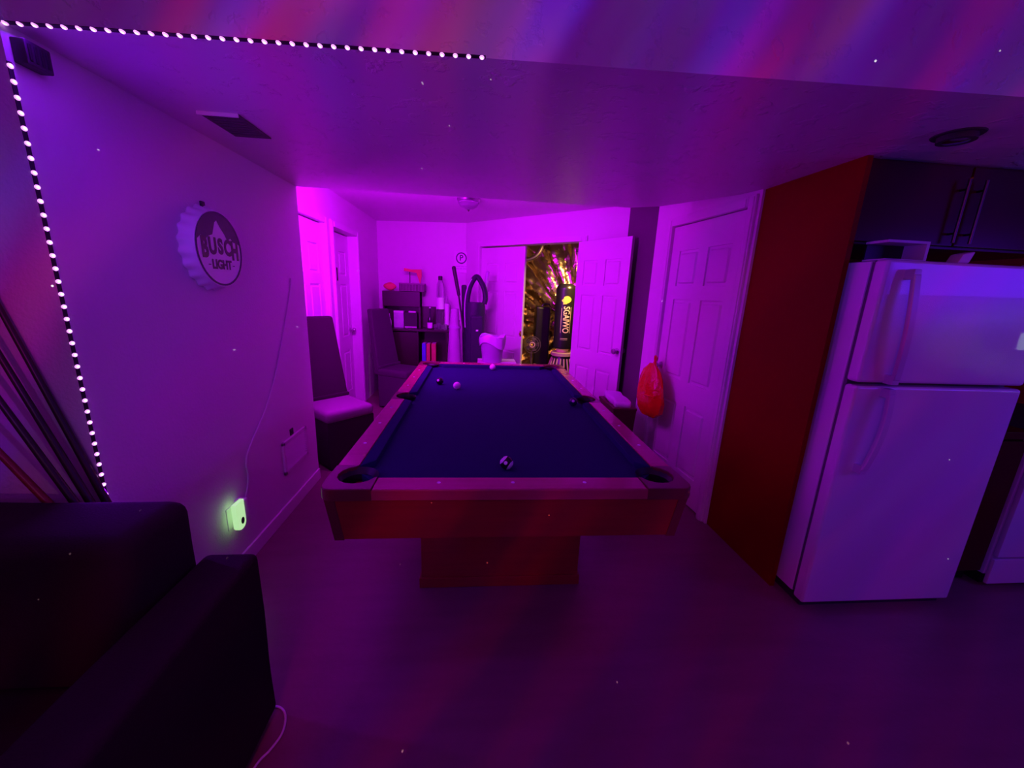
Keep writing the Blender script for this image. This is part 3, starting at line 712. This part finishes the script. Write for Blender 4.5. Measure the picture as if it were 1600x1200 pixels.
# books in the open shelf
for i, (m, w_, h_, lab) in enumerate(((M_BLUEB, .052, .275, 'blue book, leftmost of the three upright in the cabinet shelf'), (M_REDB, .050, .272, 'dull red book between the blue book and the other red book'), (M_REDB, .062, .276, 'wide red book, rightmost of the three in the cabinet shelf'))):
    x = (-.93, -.87, -.80)[i]
    bk = thing('book', lab, 'book', (x, by0 + .10, .462), 0, None)
    y0 = by0 + .045
    MB().box((x, y0, .4625), (x + .004, y0 + .17, .4625 + h_)).box((x + w_ - .004, y0, .4625), (x + w_, y0 + .17, .4625 + h_)).box((x, y0 - .004, .4625), (x + w_, y0 + .002, .4625 + h_), .002).build('cover', m, bk, smooth=False)
    MB().box((x + .004, y0 + .002, .466), (x + w_ - .004, y0 + .165, .460 + h_)).build('pages', M_LABEL, bk, smooth=False)
def bottle(name, label, x, y, z, prof, m, lab=None, cap=None, cat='bottle', group=None):
    r = thing(name, label, cat, (x, y, z), 0, group); tm = Matrix.Translation((x, y, z))
    MB().lathe(prof, 20, tm).build('body', m, r)
    if lab: MB().lathe([(lab[0], lab[1]), (lab[0] + .0008, lab[1] + .001), (lab[0] + .0008, lab[2] - .001), (lab[0], lab[2])], 20, tm).build('label_wrap', M_LABEL, r)
    if cap: MB().lathe([(cap[0], cap[1]), (cap[0], cap[2]), (cap[0] * .8, cap[2] + .006), (0, cap[2] + .008)], 16, tm).build('stopper', cap[3], r)
    return r
zt = .936
bottle('decanter', 'tallest clear glass decanter with a dark stopper on the bar cabinet', -.685, 3.10, zt, [(.060, 0), (.062, .01), (.060, .12), (.058, .40), (.056, .56), (.050, .62), (.034, .65), (.030, .68)], M_GLASS, (.0595, .28, .44), (.030, .672, .725, M_GRILL))
bottle('glass_bottle', 'slim clear glass bottle right of the tall decanter', -.590, 3.08, zt, [(.034, 0), (.035, .01), (.034, .30), (.030, .38), (.016, .42), (.015, .46)], M_GLASS, (.0345, .06, .36), None)
bottle('wine_bottle', 'dark slender bottle with a white label, left of the tall decanter', -.822, 3.02, zt, [(.034, 0), (.036, .01), (.036, .10), (.030, .14), (.014, .18), (.012, .27), (.014, .275), (.014, .29)], M_GLASSD, (.0365, .015, .095), (.0135, .285, .30, M_LABEL))
bottle('spray_bottle', 'small pale pump bottle at the left end of the bar cabinet', -1.375, 3.00, zt, [(.026, 0), (.028, .008), (.027, .10), (.018, .13), (.011, .14), (.010, .17)], M_LABEL, None, (.008, .165, .195, M_LABEL))
for i, (dx, dy, h) in enumerate(((-.745, 2.985, .075), (-.695, 2.975, .09), (-.650, 2.99, .07), (-.605, 2.975, .085))):
    g = thing('shot_glass', ('short drinking glass nearest the white-labelled bottle', 'short drinking glass, second from the white-labelled bottle', 'short drinking glass, third from the white-labelled bottle', 'short drinking glass at the right end of the bar cabinet')[i], 'glass', (dx, dy, zt), 0, 'glasses on the bar cabinet')
    MB().lathe([(.018, 0), (.020, .004), (.024, h), (.022, h), (.017, .012), (0, .010)], 18, Matrix.Translation((dx, dy, zt))).build('tumbler', M_GLASS, g)
o = thing('printed_box', 'pale printed carton standing under the hutch of the bar cabinet', 'box', (-1.25, 3.15, zt))
MB().box((-1.335, 3.10, zt), (-1.20, 3.20, zt + .235), .002).build('carton', M_BOX, o, smooth=False)
MB().box((-1.335, 3.098, zt + .21), (-1.20, 3.102, zt + .235)).build('flap', M_LABEL, o, smooth=False)
o = thing('dark_box', 'dark box with a pale strip on its lid, right of the pale carton', 'box', (-1.09, 3.15, zt))
MB().box((-1.19, 3.10, zt), (-1.015, 3.20, zt + .215), .003).build('carton', M_SEATD, o, smooth=False)
MB().box((-1.13, 3.105, zt + .2155), (-1.03, 3.16, zt + .236), .002).build('lid_strip', M_LABEL, o, smooth=False)
MB().box((-1.185, 3.096, zt + .005), (-1.02, 3.101, zt + .02)).build('base_strip', M_LABEL, o, smooth=False)
# basket on the hutch with what it holds
bz = 1.4405
bs = thing('basket', 'small woven basket on top of the cabinet hutch', 'basket', (-1.07, 3.16, bz))
mb = MB(); x0, x1, y0, y1, h = -1.25, -.90, 3.10, 3.235, .115
for lo, hi in (((x0, y0, bz), (x1, y0 + .006, bz + h)), ((x0, y1 - .006, bz), (x1, y1, bz + h)), ((x0, y0, bz), (x0 + .006, y1, bz + h)), ((x1 - .006, y0, bz), (x1, y1, bz + h)), ((x0, y0, bz), (x1, y1, bz + .005))): mb.box(lo, hi)
mb.build('body', M_BASKET, bs, smooth=False)
for k in range(17): MB().box((x0 + .008 + k * .020, y0 - .003, bz + .012), (x0 + .018 + k * .020, y0 + .001, bz + h - .018), .001, 1).build('wicker_stake', M_BAR, bs, smooth=False)
MB().box((x0 - .004, y0 - .006, bz + h - .014), (x1 + .004, y0 + .002, bz + h), .003).build('rim', M_BASKET, bs)
fl = thing('pennant', 'orange-pink cloth draped on a thin stick in the basket', 'cloth', (-1.10, 3.16, bz + .006))
MB().cyl((-1.11, 3.15, bz + .006), (-1.11, 3.15, bz + .30), .006, 8).build('stick', M_SEATD, fl)
mb = MB(); mb.prism([(-1.155, .275), (-1.15, .315), (-1.05, .300), (-.915, .305), (-.912, .22), (-.935, .10), (-.955, .17), (-.985, .255), (-1.06, .265)], 0, .03, frame((-.035, 3.165, bz), (1, 0, 0), (0, 0, 1), (0, -1, 0)), bev=.006)
mb.build('cloth', M_ORANGE, fl)
o = soft(MB().sphere((0, 0, 0), .075, None, 20, 12, (1.15, .8, .72)), .012, 14).build('cloth_cap', M_ORANGE); o.location = (-1.385, 3.14, bz + .062); tag(o, 'crumpled orange cloth cap at the left end of the hutch top', 'cap')

# upright bags by the end wall
G = thing('golf_bag', 'tall dark navy golf bag with a carry loop, left of the closed closet leaf', 'bag', (-.20, 2.60, 0))
mb = MB().lathe([(.105, 0), (.118, .02), (.120, .40), (.128, .95), (.135, 1.18), (.130, 1.30), (.120, 1.345)], 28, Matrix.Translation((-.195, 2.60, 0)) @ Matrix.Diagonal((1.0, .8, 1, 1)))
soft(mb, .006, 6).build('body', M_BAG, G)
mb = MB().box((-.245, 2.475, .55), (-.085, 2.52, 1.18), .02, 3); mb.build('front_pocket', M_BAG, G)
lp = [(-.29, 2.585, 1.02), (-.298, 2.58, 1.28), (-.285, 2.58, 1.44), (-.245, 2.58, 1.58), (-.180, 2.585, 1.665), (-.120, 2.585, 1.60), (-.075, 2.585, 1.50), (-.060, 2.585, 1.40), (-.075, 2.585, 1.33)]
lp = smooth_path(lp, 6)
mb = MB().tube(lp, .034, 10); mb.build('carry_loop', M_BAG, G)
MB().tube([p + Vector((-.026, -.028, 0)) for p in lp[:22]], .008, 8).build('piping', M_BAGP, G)
MB().box((-.175, 2.466, .985), (-.145, 2.476, 1.005), .002).build('badge', M_LABEL, G)
for (x, y, h, lx, lab, hd) in ((-.335, 2.63, 1.76, -.135, 'dark club with a black head leaning left out of the golf bag', M_GRILL), (-.115, 2.66, 1.72, .075, 'pale violet club cover leaning right out of the golf bag', M_BAGP)):
    g = thing('golf_club', lab, 'club', (x, y, 1.30))
    top = Vector((x + lx, y, h))
    MB().tube([(x, y, .95), (x + lx * .55, y, 1.45), top], .012 if hd is M_GRILL else .010, 10).build('shaft', M_GRILL if hd is M_GRILL else M_STEEL, g)
    MB().tube([Vector((x + lx * .5, y, 1.42)), top], .022, 12, None, .026).sphere(top, .027).build('head_cover', hd, g)
G2 = thing('cue_case', 'slim dark soft cue case standing between the plush roll and the golf bag', 'case', (-.33, 2.76, 0))
mb = MB().box((-.365, 2.76, 0), (-.295, 2.82, 1.56), .02, 3); mb.each(lambda v: v + Vector((-.03 * v.z + .03, 0, 0))); soft(mb, .006, 6).build('sleeve', M_BAG, G2)
MB().tube(smooth_path([(-.40, 2.735, 1.10), (-.43, 2.72, .9), (-.395, 2.735, .68)], 6), .008, 8).build('strap', M_BAG, G2)
U = thing('rolled_rug', 'pale plush roll standing between the bar cabinet and the golf bag', 'rug', (-.41, 2.66, 0))
mb = MB().lathe([(.095, 0), (.100, .02), (.092, .55), (.070, 1.0), (.052, 1.25), (.0, 1.262)], 28, Matrix.Translation((-.455, 2.64, 0))); soft(mb, .010, 9).build('pile', M_PLUSH, U)
annulus(MB(), .072, .078, 1.02, .03, Matrix.Translation((-.455, 2.64, -.02))).build('tie_band', M_BAGP, U)
# wall sign with a P in a ring
S = thing('wall_plaque', 'small white sign with a ringed letter P on the end wall', 'sign', (-.36, 3.235, 1.86))
pc = Vector((-.405, 3.258, 1.90)); wx = Vector((1.42, -.27, 0)).normalized(); wn = Vector((-.187, -.982, 0))
mP = frame(pc, wx, (0, 0, 1), wn)
MB().box((-.105, -.17, -.004), (.105, .115, .004), .002, 1, mP).build('plate', M_TRIM, S)
annulus(MB(), .062, .078, .004, .0015, mP @ Matrix.Translation((0, .03, 0))).build('printed_ring', M_SIGNB, S, smooth=False)
mb = MB(); add_text(mb, 'P', .105, mP @ Matrix.Translation((.0, .03, .0048)), .0007, .002); mb.build('lettering', M_SIGNB, S, smooth=False)
mb = MB()
for z, ws in ((-.085, (.07, .05, .03)), (-.115, (.05, .04, .06))):
    x = -.085
    for wd in ws: mb.box((x, z - .006, .004), (x + wd, z + .006, .0052), 0, 1, mP); x += wd + .01
mb.build('small_print', M_BAGP, S, smooth=False)
# carton, bin
o = thing('carton', 'white carton under the grey waste bin by the closet door', 'box', (.09, 2.17, 0))
MB().box((-.145, 1.98, 0), (.325, 2.36, .655), .003).build('body', M_CARTON, o, smooth=False)
for y0, y1, a in ((1.98, 1.985, 0),): MB().box((-.145, y0 - .001, .64), (.325, y1, .66)).build('flap', M_CARTON, o, smooth=False)
MB().box((-.147, 2.15, .60), (.327, 2.19, .6555), 0).build('packing_tape', M_TAN, o, smooth=False)
wb = thing('waste_bin', 'grey waste bin with a white liner on top of the carton', 'bin', (.03, 2.15, .656))
MB().lathe([(.0, .657), (.115, .657), (.120, .665), (.150, .96), (.143, .96), (.112, .672), (.0, .668)], 28, Matrix.Translation((.03, 2.15, 0))).build('bucket', M_BIN, wb)
mb = MB().lathe([(.158, .86), (.162, .90), (.160, .955), (.152, .972), (.140, .96), (.125, .90), (.05, .86), (0, .86)], 40, Matrix.Translation((.03, 2.15, 0)), lambda a, z: 1 + .03 * math.sin(5 * a + 7 * z) + .015 * math.sin(13 * a))
mb.each(lambda v: Vector((v.x, v.y, v.z + (.045 * math.sin(2.2 * math.atan2(v.y - 2.15, v.x - .03)) if v.z < .9 else .02 * math.sin(3 * math.atan2(v.y - 2.15, v.x - .03) + 1)))))
mb.build('liner', M_LINER, wb)
# ceiling lamp
L_ = thing('ceiling_lamp', 'round glass ceiling lamp, unlit, in the back room', 'lamp', (-.27, 1.72, BC))
MB().lathe([(.115, 0), (.118, -.012), (.108, -.030), (.085, -.034), (.085, -.034)], 32, Matrix.Translation((-.27, 1.72, BC))).build('canopy', M_STEEL, L_)
MB().lathe([(.100, -.030), (.104, -.045), (.085, -.078), (.045, -.098), (.012, -.104), (0, -.104)], 12, Matrix.Translation((-.27, 1.72, BC))).build('glass_shade', M_GLASS, L_, smooth=False)
MB().lathe([(.012, -.103), (.014, -.112), (.006, -.122), (0, -.124)], 12, Matrix.Translation((-.27, 1.72, BC))).build('finial', M_CHROME, L_)
# small plaque on the recessed door
o = thing('door_hanger', 'small dark plaque hanging on the recessed left wall door', 'plaque', (-1.714, 2.02, 1.62))
MB().box((-1.718, 1.955, 1.54), (-1.708, 2.055, 1.68), .003).build('plate', M_SEATD, o)
MB().box((-1.7085, 1.965, 1.57), (-1.7065, 2.045, 1.65), .001).build('picture', M_BAR, o, smooth=False)

# ------------------------------------------------------------------ red bag, dark bin by the right door
bp_ = Vector((1.29, .43, 0))
RB = thing('plastic_bag', 'shiny red plastic bag hanging on the right wall door', 'bag', (1.29, .43, .55))
prof = [(.02, .545), (.085, .555), (.128, .60), (.140, .68), (.135, .78), (.118, .86), (.085, .92), (.050, .965), (.030, .985)]
mb = MB().lathe(prof, 30, Matrix.Translation((1.285, .43, 0)) @ Matrix.Rotation(math.radians(97), 4, 'Z') @ Matrix.Diagonal((1.25, .42, 1, 1)), lambda a, z: 1 + .05 * math.sin(5 * a + 14 * z) + .04 * math.sin(9 * a - 9 * z))
mb.each(lambda v: Vector((v.x, v.y + (.10 * (v.z - .70) if v.z > .70 else 0) , v.z)))
soft(mb, .010, 13).build('sack', M_REDBAG, RB)
MB().tube(smooth_path([(1.285, .40, .93), (1.29, .43, 1.00), (1.31, .475, 1.035), (1.33, .50, 1.01), (1.305, .50, .95)], 6), .012, 8).build('handle_loop', M_REDBAG, RB)
MB().tube(smooth_path([(1.262, .30, .735), (1.225, .42, .728), (1.262, .56, .738)], 6), .006, 6).build('fold', M_REDBAG, RB)
DBN = thing('dark_bin', 'dark red bin standing below the red bag', 'bin', (1.10, .66, 0))
mb = MB(); quadbox(mb, [(1.00, .47), (1.20, .47), (1.20, .86), (1.00, .86)], [(1.03, .50), (1.18, .50), (1.18, .83), (1.03, .83)], .575, 0).build('body', M_DARKBIN, DBN, smooth=False)
mb = MB(); mb.box((.995, .465, .565), (1.205, .865, .59), .006); mb.build('rim', M_DARKBIN, DBN)
mb = grid_box((1.02, .50, .58), (1.175, .84, .65), 4, .03); soft(mb, .03, 9).build('white_liner', M_LINER, DBN)

# ------------------------------------------------------------------ inside the closet
def foil(p0, p1, label, z1=2.30, amp=.055, folds=1.0):
    p0, p1 = Vector((*p0, 0)), Vector((*p1, 0)); d = p1 - p0; n = Vector((d.y, -d.x, 0)).normalized()
    nu, nv = int(d.length * 46), 86
    b = bmesh.new(); g = []
    for j in range(nv + 1):
        row = []
        for i in range(nu + 1):
            u, v = i / nu * d.length, j / nv * z1
            # folds fan out from a gathered spot near the top
            ax, az = d.length * .60, z1 * .42
            ang = math.atan2(u - ax, v - az + .05); rad = math.hypot(u - ax, v - az)
            k = noise.noise(Vector((ang * 9 * folds, rad * .8, 3.3))) * min(1, rad * 2) + .45 * noise.noise(Vector((ang * 23 * folds, rad * 2.0, 9.1))) + .35 * noise.noise(Vector((u * 9, v * 9, 1.7)))
            row.append(b.verts.new(p0 + d.normalized() * u + n * (amp * k) + Vector((0, 0, v))))
        g.append(row)
    for j in range(nv):
        for i in range(nu): b.faces.new((g[j][i], g[j][i + 1], g[j + 1][i + 1], g[j + 1][i]))
    mb = MB(); mb._add(b); o = mb.build('foil_lining', M_FOIL); tag(o, label, 'foil'); return o
foil((.34, 3.62), (1.98, 2.66), 'crinkled foil sheet, tinted for warm light, lining the closet behind the punching bag')
foil((.10, 3.05), (.20, 3.55), 'crinkled foil sheet, tinted for warm light, on the closet side left of the punching bag', 2.28, .04, .6)
dc = thing('air_duct', 'curved foil air duct in the top left of the closet opening', 'duct', (.60, 2.95, 2.0))
pts = smooth_path([(.70, 2.95, 2.42), (.70, 2.95, 2.22), (.685, 2.95, 2.10), (.62, 2.95, 1.99), (.50, 2.95, 1.93), (.36, 2.95, 1.92)], 7)
MB().tube(pts, .032, 12).build('hose', M_DUCT, dc)
mb = MB()
for i in range(2, len(pts) - 2, 2):
    t = (pts[i + 1] - pts[i - 1]).normalized(); mb.tube([pts[i] - t * .005, pts[i] + t * .005], .035, 12)
mb.build('hose_rib', M_DUCT, dc)['kind'] = 'stuff'
# punching bag
BX, BY = 1.03, 2.75
P = thing('punching_bag', 'black free-standing punching bag with yellow SGAIWO lettering in the closet', 'punching bag', (BX, BY, 0))
tm = Matrix.Translation((BX, BY, 0)); PR = .135
MB().lathe([(PR - .01, .765), (PR, .785), (PR, 1.555), (PR - .012, 1.60), (PR - .045, 1.628), (0, 1.636)], 36, tm).build('bag_body', M_VINYL, P)
MB().lathe([(.075, .70), (.080, .71), (.085, .745), (.10, .77)], 28, tm).build('collar', M_CREAM, P)
MB().lathe([(.150, .660), (.156, .665), (.156, .705), (.150, .71), (.07, .712)], 36, tm).build('base_ring', M_TAN, P)
MB().lathe([(.22, 0), (.232, .03), (.225, .18), (.20, .44), (.145, .60), (.13, .665)], 36, tm).build('base', M_VINYL, P)
for k in range(20):
    a = 2 * PI * k / 20
    MB().tube([(BX + r * math.cos(a), BY + r * math.sin(a), z) for r, z in ((.140, .63), (.162, .56), (.205, .44), (.226, .22))], .010, 6, None, .014).build('base_rib', M_TAN, P)
va = math.atan2(-2.576 - BY, -.144 - BX) + math.radians(3)   # printed side, turned to the opening
def sliced(b):
    for k in range(-12, 13):
        g = b.verts[:] + b.edges[:] + b.faces[:]
        bmesh.ops.bisect_plane(b, geom=g, plane_co=(k * .008, 0, 0), plane_no=(1, 0, 0))
def wrap(me, roll):
    """lay flat print (x right, y up) round the bag"""
    for v in me.vertices:
        x, y, z = v.co; a = va + x / PR; r = PR + .0008 + z
        v.co = (BX + r * math.cos(a), BY + r * math.sin(a), y)
mb = MB(); me = text_bm('SGAIWO', .118, .0006, .0012)
me.transform(Matrix.Translation((.012, 1.160, 0)) @ Matrix.Rotation(-PI / 2, 4, 'Z') @ Matrix.Diagonal((.76, 1.04, 1, 1)))
b_ = bmesh.new(); b_.from_mesh(me); bmesh.ops.triangulate(b_, faces=b_.faces); sliced(b_); b_.to_mesh(me); b_.free()
wrap(me, 0); mb.bm.from_mesh(me); mb.build('lettering', M_CREAM, P, smooth=False)
def decal(name, polys, m):
    b = bmesh.new()
    for poly in polys:
        f = b.faces.new([b.verts.new((x, y, 0)) for x, y in poly])
        r = bmesh.ops.extrude_face_region(b, geom=[f])
        for v in r['geom']:
            if isinstance(v, bmesh.types.BMVert): v.co.z = .0008
    bmesh.ops.triangulate(b, faces=b.faces); sliced(b); me = bpy.data.meshes.new('d'); b.to_mesh(me); b.free(); wrap(me, 0)
    mb = MB(); mb.bm.from_mesh(me); bmesh.ops.recalc_face_normals(mb.bm, faces=mb.bm.faces); return mb.build(name, m, P, smooth=False)
glove = [(.052 * math.cos(a) * (1 + .10 * math.cos(3 * a)) + .012, 1.425 + .046 * math.sin(a)) for a in [2 * PI * k / 24 for k in range(24)]]
decal('glove_emblem', [glove, [(-.062, 1.412), (-.030, 1.38), (-.018, 1.42), (-.040, 1.435)], [(-.040, 1.362), (.015, 1.370), (.008, 1.392), (-.035, 1.386)]], M_YELLOW)
decal('printed_line', [[(-.054, .985), (-.050, .985), (-.050, 1.315), (-.054, 1.315)], [(.072, .985), (.076, .985), (.076, 1.33), (.072, 1.33)]], M_CREAM)
decal('printed_stripe', [[(-.05, .905), (.05, .905), (.05, .912), (-.05, .912)], [(-.05, .890), (.05, .890), (.05, .894), (-.05, .894)]], M_TAN)
cb = thing('covered_case', 'black soft case standing left of the punching bag', 'case', (.80, 2.92, 0))
soft(grid_box((.66, 2.93, 0), (.875, 3.12, 1.315), 5, .03), .012, 6).build('body', M_VINYL, cb)
MB().tube(smooth_path([(.74, 2.93, 1.31), (.76, 2.93, 1.345), (.84, 2.93, 1.345), (.86, 2.93, 1.31)], 5), .010, 8).build('handle', M_VINYL, cb)
fn = thing('floor_fan', 'small dark wire-guard fan low in the closet opening', 'fan', (.60, 2.76, 0))
fm = frame((.60, 2.72, .80), Vector((.994, -.11, 0)), (0, 0, 1), Vector((-.11, -.994, 0)))
for r_ in (.115, .085, .055): annulus(MB(), r_ - .003, r_ + .003, -.003, .006, fm, 36).build('guard_ring', M_FAN, fn)
annulus(MB(), .026, .040, .0, .008, fm, 24).build('hub_ring', M_TAN, fn)
mb = MB()
for k in range(5):
    a = 2 * PI * k / 5; mb.prism([(.02 * math.cos(a - .4), .02 * math.sin(a - .4)), (.10 * math.cos(a - .25), .10 * math.sin(a - .25)), (.105 * math.cos(a + .35), .105 * math.sin(a + .35)), (.02 * math.cos(a + .5), .02 * math.sin(a + .5))], -.03, -.026, fm)
mb.build('blades', M_FAN, fn)
MB().cyl((.60, 2.76, .04), (.60, 2.76, .70), .014, 12).lathe([(.11, 0), (.11, .02), (.02, .045)], 24, Matrix.Translation((.60, 2.76, 0))).build('stand', M_FAN, fn)
o = soft(MB().sphere((0, 0, 0), .16, None, 24, 16, (.75, .7, 1.75)), .014, 8).build('sack', M_SACK); o.location = (.62, 2.56, .285); tag(o, 'brown sack slumped at the left jamb of the closet', 'sack')
